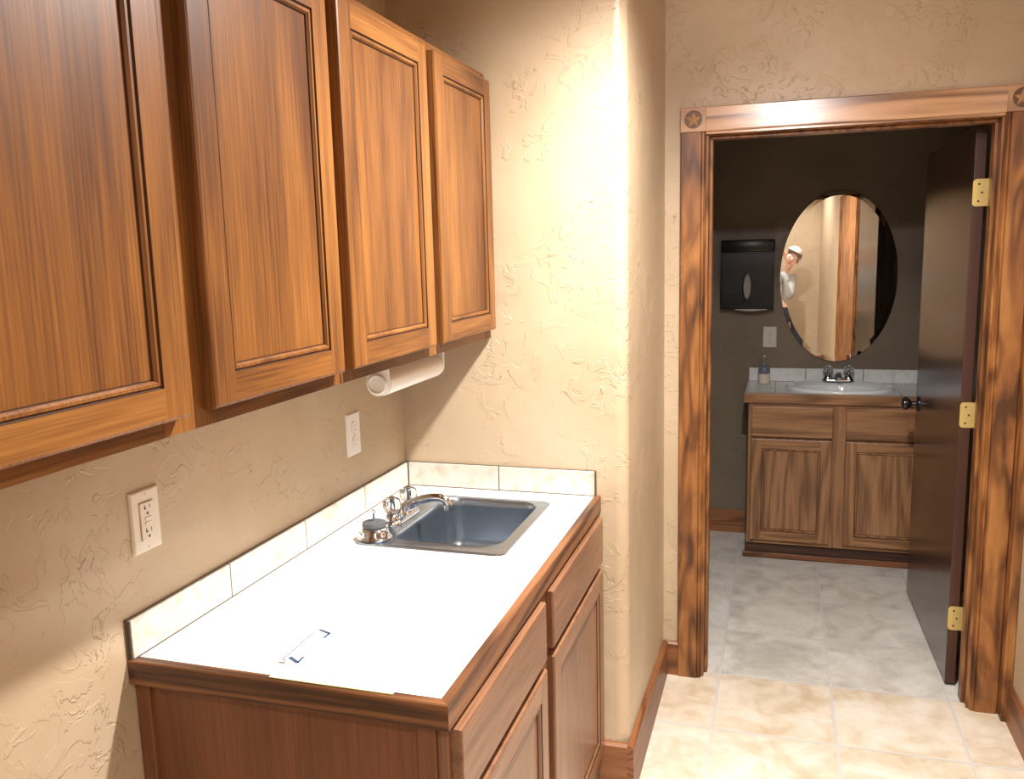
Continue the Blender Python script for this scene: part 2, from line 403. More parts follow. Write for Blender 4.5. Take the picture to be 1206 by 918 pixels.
# door jamb
bm = bmesh.new()
box(bm, JL-.018, JL, YD-.002, YD+.125, 0, JH, .002); box(bm, JR, JR+.018, YD-.002, YD+.125, 0, JH, .002); box(bm, JL-.018, JR+.018, YD-.002, YD+.125, JH, JH+.018, .002)
box(bm, JL, JL+.011, YD+.035, YD+.085, 0, JH-.011, .002); box(bm, JR-.011, JR, YD+.035, YD+.085, 0, JH-.011, .002); box(bm, JL, JR, YD+.035, YD+.085, JH-.011, JH, .002)
struct('trim_4', bm, M['pineZ'], 'brown stained door jamb with stop inside the doorway', 'door jamb')
ZR0, ZR1 = 1.989, 2.070
def casing_v(name, x0, x1, inner, lab):
    bm = bmesh.new()
    # flat board, with stepped bead along the opening side (inner=+1: opening on the right)
    t = .020; yb = YD
    if inner > 0: prof = [(x0, yb), (x0, yb-t+.003), (x0+.003, yb-t), (x1-.017, yb-t), (x1-.015, yb-t+.006), (x1-.012, yb-t+.003), (x1-.007, yb-t+.003), (x1-.005, yb-t+.009), (x1-.002, yb-t+.008), (x1, yb-t+.011), (x1, yb)]
    else: prof = [(x1, yb), (x1, yb-t+.003), (x1-.003, yb-t), (x0+.017, yb-t), (x0+.015, yb-t+.006), (x0+.012, yb-t+.003), (x0+.007, yb-t+.003), (x0+.005, yb-t+.009), (x0+.002, yb-t+.008), (x0, yb-t+.011), (x0, yb)]
    lo = [bm.verts.new((x, y, 0)) for x, y in prof]; hi = [bm.verts.new((x, y, ZR0)) for x, y in prof]
    ring_face(bm, [lo, hi]); bm.faces.new(lo); bm.faces.new(hi)
    return struct(name, bm, M['pineZ'], lab, 'door casing')
casing_v('trim_1', .7274, .8129, 1, 'knotty stained casing on the left side of the doorway')
casing_v('trim_2', 1.7197, 1.8052, -1, 'knotty stained casing on the hinge side of the doorway')
def star_block(parent, x0, x1):
    bm = bmesh.new(); yb = YD; yf = YD-.026
    cx, cz = (x0+x1)/2, (ZR0+ZR1)/2; hw, hh = (x1-x0)/2, (ZR1-ZR0)/2; rc = .030; n = 40
    sq, ci, cb = [], [], []
    for i in range(n):
        a = 2*pi*i/n+pi/4; c, s = cos(a), sin(a); k = 1/max(abs(c), abs(s))
        sq.append((c*k*hw, s*k*hh)); ci.append((c*rc, s*rc))
    rs = [[bm.verts.new((cx+u, yb, cz+v)) for u, v in sq], [bm.verts.new((cx+u, yf+.002, cz+v)) for u, v in sq], [bm.verts.new((cx+u*.96, yf, cz+v*.96)) for u, v in sq],
          [bm.verts.new((cx+u, yf, cz+v)) for u, v in ci], [bm.verts.new((cx+u*.96, yf+.007, cz+v*.96)) for u, v in ci]]
    ring_face(bm, rs); bm.faces.new(rs[0]); f = bm.faces.new(rs[-1]); f.material_index = 1
    for e in (rs[3], ):
        pass
    o = link('rosette_block', bm, [M['blockw'], M['blockd']], parent)
    bm = bmesh.new()
    tip = bm.verts.new((cx, yf-.003, cz)); pts = []
    for i in range(10):
        a = pi/2+2*pi*i/10; rr = .0275 if i % 2 == 0 else .0115
        pts.append(bm.verts.new((cx+rr*cos(a), yf+.0065, cz+rr*sin(a))))
    for i in range(10): bm.faces.new((tip, pts[i], pts[(i+1) % 10]))
    bm.faces.new(pts)
    link('star', bm, M['blockw'], o)
M['blockw'] = wood('rosette_block_wood', (.58, .36, .21), (.46, .27, .15), (.22, .12, .065), axis='X', rings=5, ringw=.4, blotch=.3, pores=.2, rough=.35)
M['blockd'] = plain('rosette_recess_stain', (.16, .085, .045), .45)
bm = bmesh.new()
prof = [(YD, ZR1), (YD-.017, ZR1), (YD-.020, ZR1-.003), (YD-.020, ZR0+.004), (YD-.017, ZR0), (YD-.009, ZR0), (YD-.009, ZR0-.008), (YD, ZR0-.008)]
lo = [bm.verts.new((.8129, y, z)) for y, z in prof]; hi = [bm.verts.new((1.7197, y, z)) for y, z in prof]
ring_face(bm, [lo, hi]); bm.faces.new(lo); bm.faces.new(hi)
M['header'] = wood('stained_header_wood', (.66, .40, .22), (.46, .26, .135), (.16, .08, .045), axis='X', rings=7, scale=8, ringw=.7, blotch=.3, pores=.12, rough=.22, spec=.8)
hd = struct('trim_3', bm, M['header'], 'stained header casing with carved star corner blocks over the doorway', 'door casing')
star_block(hd, .7274, .8129); star_block(hd, 1.7197, 1.8052)
bm = bmesh.new()
box(bm, 1.806, XR, .722, YD, 0, ZR0+.08, .004)
struct('trim_5', bm, M['pineZ'], 'stained corner board between the door casing and right wall', 'trim')
# baseboards
bm = bmesh.new()
pr = [(0, -.001), (0, .013), (.120, .013), (.128, .008), (.130, 0)]
def board(bm, p0, p1, h0, h1, nrm, t=.015):
    p0, p1, nv = Vector(p0), Vector(p1), Vector(nrm)
    rs = []
    for p, h in ((p0, h0), (p1, h1)):
        rs.append([bm.verts.new(p+nv*o+Vector((0, 0, z))) for o, z in ((0, 0), (t, 0), (t, h-.007), (t*.55, h), (0, h))])
    ring_face(bm, rs); bm.faces.new(rs[0]); bm.faces.new(rs[1])
board(bm, (Xc, -.018, 0), (Xc, YD, 0), .171, .130, (1, 0, 0), .018)
struct('baseboard_return', bm, M['baseY'], 'wooden baseboard along the short wall beside the doorway', 'baseboard')
bm = bmesh.new(); board(bm, (.585, 0, 0), (Xc, 0, 0), .170, .171, (0, -1, 0), .018)
struct('baseboard_back', bm, M['baseX'], 'wooden baseboard on the end wall beside the base cabinet', 'baseboard')
bm = bmesh.new(); board(bm, (Xc+.018, YD, 0), (.7274, YD, 0), .13, .13, (0, -1, 0))
struct('baseboard_doorway', bm, M['baseX'], 'short dark baseboard beside the left door casing', 'baseboard')
bm = bmesh.new(); box(bm, XR-.012, XR+.02, -1.29, -.31, .01, 2.03, .003)
d2 = struct('door_2', bm, M['pineZ'], 'knotty stained door on the right hall wall, seen only in the oval mirror', 'door')
for a, b in ((-1.38, -1.295), (-.305, -.22)):
    bm = bmesh.new(); box(bm, XR-.020, XR, a, b, 0, 2.04, .004); box(bm, XR-.026, XR-.019, a+.02, a+.03, 0, 2.04, .002); box(bm, XR-.026, XR-.019, b-.03, b-.02, 0, 2.04, .002)
    link('door_casing', bm, M['pineZ'], d2)
bm = bmesh.new(); box(bm, XR-.020, XR, -1.38, -.22, 2.04, 2.12, .004)
link('door_casing', bm, M['pineY'], d2)
bm = bmesh.new(); board(bm, (XR, YREAR, 0), (XR, -1.38, 0), .13, .13, (-1, 0, 0)); board(bm, (XR, -.22, 0), (XR, .722, 0), .13, .13, (-1, 0, 0))
struct('baseboard_right', bm, M['baseY'], 'wooden baseboard along the right hall wall', 'baseboard')
bm = bmesh.new(); board(bm, (.2, YW, 0), (.90, YW, 0), .131, .131, (0, -1, 0))
struct('baseboard_bathroom', bm, M['baseX'], 'dark wooden baseboard left of the bathroom vanity', 'baseboard')
bm = bmesh.new(); board(bm, (0, YREAR, 0), (XR, YREAR, 0), .13, .13, (0, 1, 0))
struct('baseboard_rear', bm, M['baseX'], 'wooden baseboard on the wall behind the photographer', 'baseboard')

# ------------------------------------------------------------------ bathroom door (open, leaf swung inward)
DA = Vector((1.670, .940, 0)); DB = Vector((1.653, 1.818, 0))
du = (DB-DA).normalized(); dn = Vector((-du.y, du.x, 0))   # dn points left (-x)
th = .035
door = bpy.data.objects.new('door_1', None); COL.objects.link(door); door.location = DA
tag(door, 'dark brown flush bathroom door standing open with brass hinges', 'door', kind='structure')
def dpt(a, n, z): return DA+du*a+dn*n+Vector((0, 0, z))
bm = bmesh.new(); W = (DB-DA).length
vs = box(bm, 0, W, -th, 0, .012, 1.970, .0025)
for v in bm.verts: v.co = dpt(v.co.x, v.co.y, v.co.z)
bm.normal_update()
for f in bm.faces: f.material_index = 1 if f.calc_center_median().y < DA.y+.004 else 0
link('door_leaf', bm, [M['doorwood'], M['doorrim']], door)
for zc in (1.757, 1.005, .262):
    bm = bmesh.new()
    hh = .0445
    # leaf on the door edge, rounded corners, then the leaf across to the jamb
    pts = rrect(-.001, .052, zc-hh, zc+hh, .012, 5)
    fr = [bm.verts.new(dpt(-.0028, -u, z)) for u, z in pts]; bk = [bm.verts.new(dpt(-.0002, -u, z)) for u, z in pts]
    bm.faces.new(fr); bm.faces.new(bk); ring_face(bm, [fr, bk])
    h = link('hinge', bm, M['brass'], door)
    bm = bmesh.new()
    c = dpt(-.004, -.050, 0); lathe(bm, [(.0055, zc-hh), (.0055, zc+hh)], (c.x, c.y, 0), 'Z', 14)
    lathe(bm, [(.004, zc+hh), (.0065, zc+hh+.002), (.004, zc+hh+.007)], (c.x, c.y, 0), 'Z', 14)
    link('hinge_pin', bm, M['brass'], h)
    for dz in (-.028, 0, .028):
        bm = bmesh.new(); c = dpt(-.003, -.017-(.010 if dz == 0 else 0), zc+dz); lathe(bm, [(.0035, 0), (.0035, -.0008)], c, 'Y', 12)
        link('hinge_screw', bm, M['slot'], h)
# knob on the visible face
kc = dpt(W-.066, 0, .902)
bm = bmesh.new()
def lathe_dir(bm, prof, o, d, n=28):
    d = Vector(d).normalized(); a = d.cross(Vector((0, 0, 1))).normalized(); b = d.cross(a)
    rs = [[bm.verts.new(Vector(o)+d*h+a*(r*cos(2*pi*i/n))+b*(r*sin(2*pi*i/n))) for i in range(n)] for r, h in prof]
    ring_face(bm, rs); bm.faces.new(rs[0]); bm.faces.new(rs[-1])
lathe_dir(bm, [(.011, 0), (.011, .026), (.017, .034), (.026, .044), (.0285, .052), (.026, .061), (.018, .067), (.004, .0685)], kc, dn)
kn = link('door_knob', bm, M['bronze'], door, True); kn['label'] = 'black round door knob'
bm = bmesh.new(); lathe_dir(bm, [(.033, 0), (.033, .004), (.027, .009), (.012, .011)], kc, dn)
link('rose_plate', bm, M['bronze'], kn, True)

# ------------------------------------------------------------------ upper cabinets
ZU, ZT, XF, XU = 1.361, 2.077, .284, .3074
def upper(y0, y1, doors, label):
    t = thing('upper_cabinet', (0, (y0+y1)/2, ZU), label, 'cabinet', 'oak wall cabinets over the counter')
    link('cabinet_box', B(.0, XF-.019, y0+.002, y1-.002, ZU+.006, ZT-.002, .001), M['oakZ'], t)
    bm = bmesh.new()
    d0, d1 = doors
    st = [(y0+.001, d0[0]+.03), (d0[1]-.03, d1[0]+.03), (d1[1]-.03, y1-.001)]
    for a, b in st: box(bm, XF-.019, XF, a, b, ZU, ZT, .0012, 0)
    for (a, _b), (_c, d) in (((st[0][1], 0), (0, st[1][0])), ((st[1][1], 0), (0, st[2][0]))):
        box(bm, XF-.019, XF-.0002, a, d, ZU, ZU+.04, .001, 1); box(bm, XF-.019, XF-.0002, a, d, ZT-.04, ZT, .001, 1)
    link('face_frame', bm, [M['oakZ'], M['oakY']], t)
    for a, b in doors:
        panel_door(t, 'cabinet_door', face_x(XU), a, b, 1.387, 2.055, XU-XF-.0005, M['oakZ'], M['oakY'])
    return t
upper(-1.765, -.887, [(-1.735, -1.343), (-1.290, -.905)], 'oak wall cabinet pair nearest the viewer, cut off by the left edge')
upper(-.887, -.002, [(-.868, -.459), (-.415, -.022)], 'oak wall cabinet pair above the sink, against the end wall')

# ------------------------------------------------------------------ base cabinet
YN, H, EB = -1.178, .914, .8715
base = thing('base_cabinet', (.3, -.6, 0), 'oak base cabinet with two drawers and two doors under the white counter', 'cabinet')
BX = .588; DF = .607
bm = bmesh.new()
box(bm, .002, BX-.0195, YN+.0295, YN+.045, .10, EB-.0005); box(bm, .002, BX-.0195, -.038, -.022, .10, EB-.0005); box(bm, .002, .008, YN+.045, -.038, .10, EB-.0005); box(bm, .008, BX-.0195, YN+.045, -.038, .10, .115)
link('cabinet_box', bm, M['boakZ'], base)
bm = bmesh.new()
st = [(YN+.018, -1.115), (-.66, -.55), (-.06, -.021)]
for a, b in st: box(bm, BX-.019, BX, a, b, .10, EB, .001, 0)
for a, d in ((st[0][1], st[1][0]), (st[1][1], st[2][0])):
    for z0, z1 in ((.10, .16), (.69, .74), (.83, EB)): box(bm, BX-.019, BX-.0002, a, d, z0, z1, .001, 1)
link('face_frame', bm, [M['boakZ'], M['boakY']], base)
# finished end panel with stiles and rail
bm = bmesh.new()
box(bm, .002, .030, YN+.012, YN+.029, .0, EB, .0015, 0); box(bm, .537, BX-.019, YN+.012, YN+.029, .0, EB, .0015, 0)
box(bm, .030, .537, YN+.020, YN+.029, .0, EB, 0, 2)
link('end_panel', bm, [M['sideZ'], M['sideZ'], M['sideZ']], base)
for (a, b) in ((-1.151, -.636), (-.577, -.024)):
    bm = bmesh.new(); slab(bm, face_x(DF), a, b, .728, .860, DF-BX-.0005, .005)
    link('drawer', bm, M['boakY'], base)
    panel_door(base, 'cabinet_door', face_x(DF), a, b, .150, .708, DF-BX-.0005, M['boakZ'], M['boakY'], w=.052, wr=.05)
link('toe_kick', B(.03, .52, YN+.03, -.022, 0, .10), M['toekick'], base)

# ------------------------------------------------------------------ countertop + backsplash
SX0, SX1, SY0, SY1 = .094, .482, -.537, -.098        # sink rim
BX0, BX1, BY0, BY1 = .176, .452, -.492, -.122        # bowl
XD = .597; WE = .018
ct = thing('countertop', (.3, -.6, EB), 'bright white tiled countertop with brown wooden edge', 'countertop')
bm = bmesh.new(); z0, z1 = EB+.002, H
hx0, hx1, hy0, hy1 = SX0+.012, SX1-.012, SY0+.012, SY1-.012
box(bm, .001, hx0, YN+WE, -.001, z0, z1); box(bm, hx1, XD-WE, YN+WE, -.001, z0, z1)
box(bm, hx0, hx1, YN+WE, hy0, z0, z1); box(bm, hx0, hx1, hy1, -.001, z0, z1)
tp = link('tile_top', bm, M['ctile'], ct)
# tile top uses world-aligned coordinates: keep its object origin at the world origin for the joint grid
for v in tp.data.vertices: v.co += Vector(ct.location)
tp.location = -Vector(ct.location)
bm = bmesh.new()
def strip(bm, p, mi):
    f0 = [bm.verts.new(q) for q in p[0]]; f1 = [bm.verts.new(q) for q in p[1]]
    ring_face(bm, [f0, f1], mi); bm.faces.new(f0).material_index = mi; bm.faces.new(f1).material_index = mi
# mitred edge strips, front (along x) and right (along y)
zt = H+.001
strip(bm, ([(0.001, YN, EB), (0.001, YN+WE, EB), (0.001, YN+WE, zt), (0.001, YN+.002, zt), (0.001, YN, zt-.002)],
           [(XD, YN, EB), (XD-WE, YN+WE, EB), (XD-WE, YN+WE, zt), (XD-.002, YN+.002, zt), (XD, YN, zt-.002)]), 0)
strip(bm, ([(XD, YN, EB), (XD-WE, YN+WE, EB), (XD-WE, YN+WE, zt), (XD-.002, YN+.002, zt), (XD, YN, zt-.002)],
           [(XD, -.002, EB), (XD-WE, -.002, EB), (XD-WE, -.002, zt), (XD-.002, -.002, zt), (XD, -.002, zt-.002)]), 1)
link('wood_edge', bm, [M['edgeX'], M['edgeY']], ct)
ZB = .985
def splash_left():
    t = thing('backsplash', (.005, -.6, H), 'row of stained white backsplash tiles along the left wall', 'backsplash', None)
    bm = bmesh.new(); js = [YN+.004, -.889, -.595, -.290, -.010]
    for a, b in zip(js[:-1], js[1:]): box(bm, .0015, .011, a+.0018, b-.0018, H+.002, ZB, .001)
    link('tiles', bm, M['btile'], t)
    bm = bmesh.new(); box(bm, .001, .0095, YN+.004, -.010, H+.0005, ZB-.001); box(bm, .001, .0118, YN+.006, -.010, H+.0001, H+.0024)
    link('grout_bed', bm, M['grout'], t)
    bm = bmesh.new(); box(bm, .0004, .0065, YN+.001, -.001, ZB-.001, ZB+.0022); box(bm, .0004, .0050, YN+.0018, YN+.004, H+.002, ZB+.0022)
    link('caulk_line', bm, M['caulk'], t)
splash_left()
t = thing('backsplash', (.3, -.005, H), 'two white backsplash tiles on the end wall behind the sink', 'backsplash')
bm = bmesh.new(); js = [.012, .2974, .582]
for a, b in zip(js[:-1], js[1:]): box(bm, a+.0018, b-.0018, -.010, -.0015, H+.002, ZB, .001)
link('tiles', bm, M['btile'], t)
bm = bmesh.new(); box(bm, .011, .580, -.0085, -.001, H+.0005, ZB-.001); box(bm, .011, .580, -.0108, -.001, H+.0001, H+.0022)
link('grout_bed', bm, M['grout'], t)
bm = bmesh.new(); box(bm, .001, .584, -.004, -.0004, ZB-.001, ZB+.0015); box(bm, .582, .5845, -.006, -.0004, H+.002, ZB)
link('caulk_line', bm, M['caulk'], t)

# ------------------------------------------------------------------ kitchen sink
sk = thing('kitchen_sink', (.29, -.31, H), 'small stainless steel drop-in sink in the white counter', 'sink')
bm = bmesh.new()
def rr_ring(bm, x0, x1, y0, y1, r, z): return [bm.verts.new((x, y, z)) for x, y in rrect(x0, x1, y0, y1, r, 8)]
z = H
rings = [rr_ring(bm, SX0, SX1, SY0, SY1, .028, z+.0006), rr_ring(bm, SX0+.001, SX1-.001, SY0+.001, SY1-.001, .027, z+.004), rr_ring(bm, SX0+.006, SX1-.006, SY0+.006, SY1-.006, .024, z+.0052), rr_ring(bm, SX0+.011, SX1-.011, SY0+.011, SY1-.011, .02, z+.0042),
         rr_ring(bm, BX0-.008, BX1+.008, BY0-.008, BY1+.008, .062, z+.0042), rr_ring(bm, BX0-.003, BX1+.003, BY0-.003, BY1+.003, .058, z+.0055)]
ring_face(bm, rings)
rim = link('rim', bm, M['steel'], sk, True, 50)
bm = bmesh.new()
rings = [rr_ring(bm, BX0-.003, BX1+.003, BY0-.003, BY1+.003, .058, z+.0055), rr_ring(bm, BX0, BX1, BY0, BY1, .055, z+.002), rr_ring(bm, BX0+.001, BX1-.001, BY0+.001, BY1-.001, .055, z-.02), rr_ring(bm, BX0+.006, BX1-.006, BY0+.006, BY1-.006, .052, z-.11),
         rr_ring(bm, BX0+.012, BX1-.012, BY0+.012, BY1-.012, .05, z-.135), rr_ring(bm, BX0+.03, BX1-.03, BY0+.03, BY1-.03, .04, z-.15), rr_ring(bm, BX0+.09, BX1-.09, BY0+.12, BY1-.12, .03, z-.154)]
ring_face(bm, rings); bm.faces.new(rings[-1])
link('bowl', bm, M['steel'], sk, True, 60)
bm = bmesh.new(); lathe(bm, [(.042, 0), (.042, .003), (.036, .004), (.03, -.001)], ((BX0+BX1)/2, (BY0+BY1)/2, z-.1535), 'Z', 32)
link('drain', bm, M['chrome'], sk, True)

# faucet
FX, FY, FZ = .135, -.335, H+.0044
fc = thing('sink_faucet', (FX, FY, FZ), 'chrome sink faucet with two clear acrylic knobs, on the steel sink', 'faucet')
bm = bmesh.new()
pr = [(0, .0), (0, .008), (.004, .013), (.012, .017)]
rings = [[bm.verts.new((x, y, FZ+h)) for x, y in rrect(FX-.028+o, FX+.028-o, FY-.078+o, FY+.078-o, .0275-o, 8)] for o, h in pr]
ring_face(bm, rings); bm.faces.new(rings[0]); bm.faces.new(rings[-1])
link('deck_plate', bm, M['chrome'], fc, True, 50)
bm = bmesh.new()
lathe(bm, [(.021, .014), (.019, .022), (.016, .030), (.010, .036)], (FX, FY, FZ), 'Z', 24)
pts = [(FX-.006, FY, FZ+.022), (FX+.018, FY, FZ+.036), (FX+.05, FY+.001, FZ+.052), (FX+.085, FY+.001, FZ+.062), (FX+.112, FY+.001, FZ+.064), (FX+.128, FY+.001, FZ+.058), (FX+.133, FY+.001, FZ+.046)]
tube(bm, pts, [.013, .0125, .0115, .0108, .0105, .0105, .010], 18)
sp = link('spout', bm, M['chrome'], fc, True, 50)
bm = bmesh.new(); lathe(bm, [(.0115, 0), (.0115, -.013), (.009, -.0135)], (FX+.133, FY+.001, FZ+.046), 'Z', 20)
link('aerator', bm, M['chrome'], sp, True)
def acrylic_knob(parent, x, y, z, s=1.0):
    bm = bmesh.new(); n = 32
    rings = []
    for r, h, fl in ((.012, 0, 0), (.019, .004, .06), (.0235, .014, .10), (.0245, .026, .10), (.021, .036, .08), (.013, .040, .02)):
        rings.append([bm.verts.new((x+s*r*(1-fl*(.5+.5*cos(8*2*pi*i/n)))*cos(2*pi*i/n), y+s*r*(1-fl*(.5+.5*cos(8*2*pi*i/n)))*sin(2*pi*i/n), z+s*h)) for i in range(n)])
    ring_face(bm, rings); bm.faces.new(rings[0]); bm.faces.new(rings[-1])
    k = link('knob', bm, M['acrylic'], parent, True, 40)
    bm = bmesh.new(); lathe(bm, [(.009*s, 0), (.0085*s, .002*s), (.006*s, .003*s)], (x, y, z+.0402*s), 'Z', 20)
    link('index_cap', bm, M['chrome'], k, True)
    bm = bmesh.new(); lathe(bm, [(.006*s, .003*s), (.006*s, .03*s)], (x, y, z), 'Z', 12)
    link('knob_stem', bm, M['chrome'], k, True)
for dy in (-.051, .051):
    bm = bmesh.new(); lathe(bm, [(.021, .013), (.020, .020), (.016, .027), (.011, .031)], (FX, FY+dy, FZ), 'Z', 24)
    link('valve_base', bm, M['chrome'], fc, True)
    acrylic_knob(fc, FX, FY+dy, FZ+.031)

# strainer standing on the sink deck
SXc, SYc = .137, -.493
stn = thing('sink_strainer', (SXc, SYc, H+.0044), 'chrome drain strainer with gray rubber stopper, set on the sink deck', 'strainer')
bm = bmesh.new()
lathe(bm, [(.028, .0015), (.041, .0015), (.0425, .004), (.040, .007), (.036, .012), (.034, .020), (.028, .0285), (.016, .030)], (SXc, SYc, H+.0044), 'Z', 40)
bk = link('basket', bm, M['chrome'], stn, True, 50)
bm = bmesh.new()
for i in range(14):
    a = 2*pi*i/14; c = Vector((SXc+.0352*cos(a), SYc+.0352*sin(a), H+.0044+.0165)); 
    bmesh.ops.create_icosphere(bm, subdivisions=1, radius=.0023, matrix=Matrix.Translation(c))
link('strainer_holes', bm, M['slot'], bk)
bm = bmesh.new(); lathe(bm, [(.022, .030), (.0285, .031), (.0295, .036), (.0285, .041), (.02, .0435), (.006, .044)], (SXc, SYc, H+.0044), 'Z', 36)
link('rubber_stopper', bm, M['rubber'], stn, True, 50)
bm = bmesh.new(); lathe(bm, [(.0032, .043), (.0032, .062), (.0045, .064), (.0045, .070), (.002, .0725)], (SXc, SYc, H+.0044), 'Z', 14)
link('pull_pin', bm, M['chrome'], stn, True)

# ------------------------------------------------------------------ paper towel holder under the wall cabinet
PXc, PZc, PY0, PY1 = .213, 1.3135, -.582, -.262
hold = thing('paper_towel_holder', (PXc, -.42, ZU), 'white plastic paper towel holder mounted under the oak wall cabinet', 'towel holder')
for yy, sgn in ((PY0, -1), (PY1, 1)):
    bm = bmesh.new()
    r_ = .0265
    out = [(PXc-r_, ZU+.0045), (PXc-r_, PZc)] + [(PXc+r_*cos(R(a)), PZc+r_*sin(R(a))) for a in range(190, 360, 10)] + [(PXc+r_, PZc), (PXc+r_, ZU+.0045)]
    a = [bm.verts.new((x, yy, zz)) for x, zz in out]; b = [bm.verts.new((x, yy+sgn*.009, zz)) for x, zz in out]
    ring_face(bm, [a, b]); bm.faces.new(a); bm.faces.new(b)
    ar = link('arm', bm, M['white'], hold)
    bm = bmesh.new()
    lathe(bm, [(.0225, sgn*.009), (.0225, sgn*.0125), (.0195, sgn*.0135), (.0185, sgn*.0105), (.004, sgn*.0100)], (PXc, yy, PZc), 'Y', 36)
    link('hub_cap', bm, M['white'], ar, True)
link('mounting_bar', B(PXc-.012, PXc+.012, PY0, PY1, ZU-.001, ZU+.0055, .001), M['white'], hold)
pt = thing('paper_towel_roll', (PXc, (PY0+PY1)/2, PZc), 'nearly used white paper towel roll hanging in its under-cabinet holder', 'paper towel')
bm = bmesh.new(); prof = [(.0125, PY0+.006), (.0275, PY0+.006), (.0283, PY0+.008), (.0283, PY1-.006), (.0275, PY1-.004), (.0125, PY1-.004)]
lathe(bm, prof, (PXc, 0, PZc), 'Y', 48, cap0=False, cap1=False)
link('towel', bm, M['paper'], pt, True, 40)
bm = bmesh.new(); lathe(bm, [(.0123, PY0+.002), (.0123, PY1-.001)], (PXc, 0, PZc), 'Y', 24)
link('tube', bm, M['label'], pt, True)

# ------------------------------------------------------------------ outlets
def outlet(fm, uc, vc, label, name='power_outlet', gfci=True, w=.0715, h=.113, mat='plastic', group=None):
    """fm(u, v, d): negative d stands proud of the wall"""
    o = thing(name, fm(uc, vc, 0), label, 'outlet', group)
    bm = bmesh.new()
    pr = [(0, 0), (0, -.0025), (.0025, -.0055), (.005, -.006)]
    rings = [[bm.verts.new(fm(u, v, d)) for u, v in ((uc-w/2+k, vc-h/2+k), (uc+w/2-k, vc-h/2+k), (uc+w/2-k, vc+h/2-k), (uc-w/2+k, vc+h/2-k))] for k, d in pr]
    ring_face(bm, rings); bm.faces.new(rings[0]); bm.faces.new(rings[-1])
    pl = link('cover_plate', bm, M[mat], o)
    if gfci:
        bm = bmesh.new()
        fw, fh = .033, .067
        for k0, k1, d0, d1 in ((0, .0012, -.0061, -.0064),):
            pass
        rings = [[bm.verts.new(fm(u, v, d)) for u, v in ((uc-fw/2+k, vc-fh/2+k), (uc+fw/2-k, vc-fh/2+k), (uc+fw/2-k, vc+fh/2-k), (uc-fw/2+k, vc+fh/2-k))] for k, d in ((-.0012, -.0062), (0, -.0062), (0, -.0085), (.001, -.0090))]
        ring_face(bm, rings[:2], 1); ring_face(bm, rings[1:], 0); bm.faces.new(rings[-1])
        rc = link('receptacle', bm, [M[mat], M['slot2']], o)
        bm = None
        def sl(u, v, a, b):
            f = [bm.verts.new(fm(uc+u+x, vc+v+y, -.00915)) for x, y in ((-a, -b), (a, -b), (a, b), (-a, b))]; bm.faces.new(f)
        for s in (1, -1):
            v = .021*s; bm = bmesh.new()
            sl(-.0062, v+.004, .0011, .0042); sl(-.0040, v+.002, .0022, .0010); sl(.0062, v+.004, .0009, .0034)
            n = 12; bm.faces.new([bm.verts.new(fm(uc+.0026*cos(2*pi*i/n), vc+v-.0075+.0026*sin(2*pi*i/n), -.00915)) for i in range(n)])
            link('socket_slots', bm, M['slot'], rc)
        bm = bmesh.new()
        for s in (.0042, -.0042):
            rr_ = [[bm.verts.new(fm(uc+u, vc+s+v, d)) for u, v in ((-.008+k, -.0028+k), (.008-k, -.0028+k), (.008-k, .0028-k), (-.008+k, .0028-k))] for k, d in ((0, -.009), (.0004, -.0102))]
            ring_face(bm, rr_); bm.faces.new(rr_[-1])
        link('reset_button', bm, M[mat], rc)
    else:
        for s in (1, -1):
            bm = bmesh.new(); n = 28; v0 = vc+.0195*s
            def oc(k, d): return [bm.verts.new(fm(uc+max(-.0135+k, min(.0135-k, (.0172-k)*cos(2*pi*i/n))), v0+(.0145-k)*sin(2*pi*i/n), d)) for i in range(n)]
            rs = [oc(-.0006, -.0061), oc(0, -.0061), oc(0, -.0078), oc(.0008, -.0082)]
            ring_face(bm, rs[:2], 1); ring_face(bm, rs[1:]); bm.faces.new(rs[-1])
            rc = link('receptacle', bm, [M[mat], M['slot2']], o)
            bm = bmesh.new()
            def sl(u, v, a, b): bm.faces.new([bm.verts.new(fm(uc+u+x, v0+v+y, -.0084)) for x, y in ((-a, -b), (a, -b), (a, b), (-a, b))])
            sl(-.006, .003, .001, .004); sl(.006, .003, .001, .0033)
            bm.faces.new([bm.verts.new(fm(uc+.0024*cos(2*pi*i/12), v0-.0075+.0024*sin(2*pi*i/12), -.0084)) for i in range(12)])
            link('socket_slots', bm, M['slot2'] if mat == 'white' else M['slot'], rc)
    n = 12
    for v in ((vc+.048, vc-.048) if gfci else (vc,)):
        bm = bmesh.new(); bm.faces.new([bm.verts.new(fm(uc+.0026*cos(2*pi*i/n), v+.0026*sin(2*pi*i/n), -.00635)) for i in range(n)])
        link('screw', bm, M['screw'], pl)
M['slot2'] = plain('outlet_seam', (.42, .36, .26), .6)
M['screw'] = plain('painted_screw', (.62, .58, .50), .4)
outlet(face_x(0.0), -1.105, 1.145, 'ivory wall outlet nearest the viewer, low on the left wall', gfci=True)
outlet(face_x(0.0), -.323, 1.137, 'white wall outlet between the sink and the paper towel roll', gfci=False, mat='white')
M['bathplastic'] = plain('pale_plate', (.62, .62, .58), .4)
outlet(face_my(YW), 1.016, 1.113, 'pale outlet on the bathroom wall between towel dispenser and soap', gfci=False, mat='bathplastic')

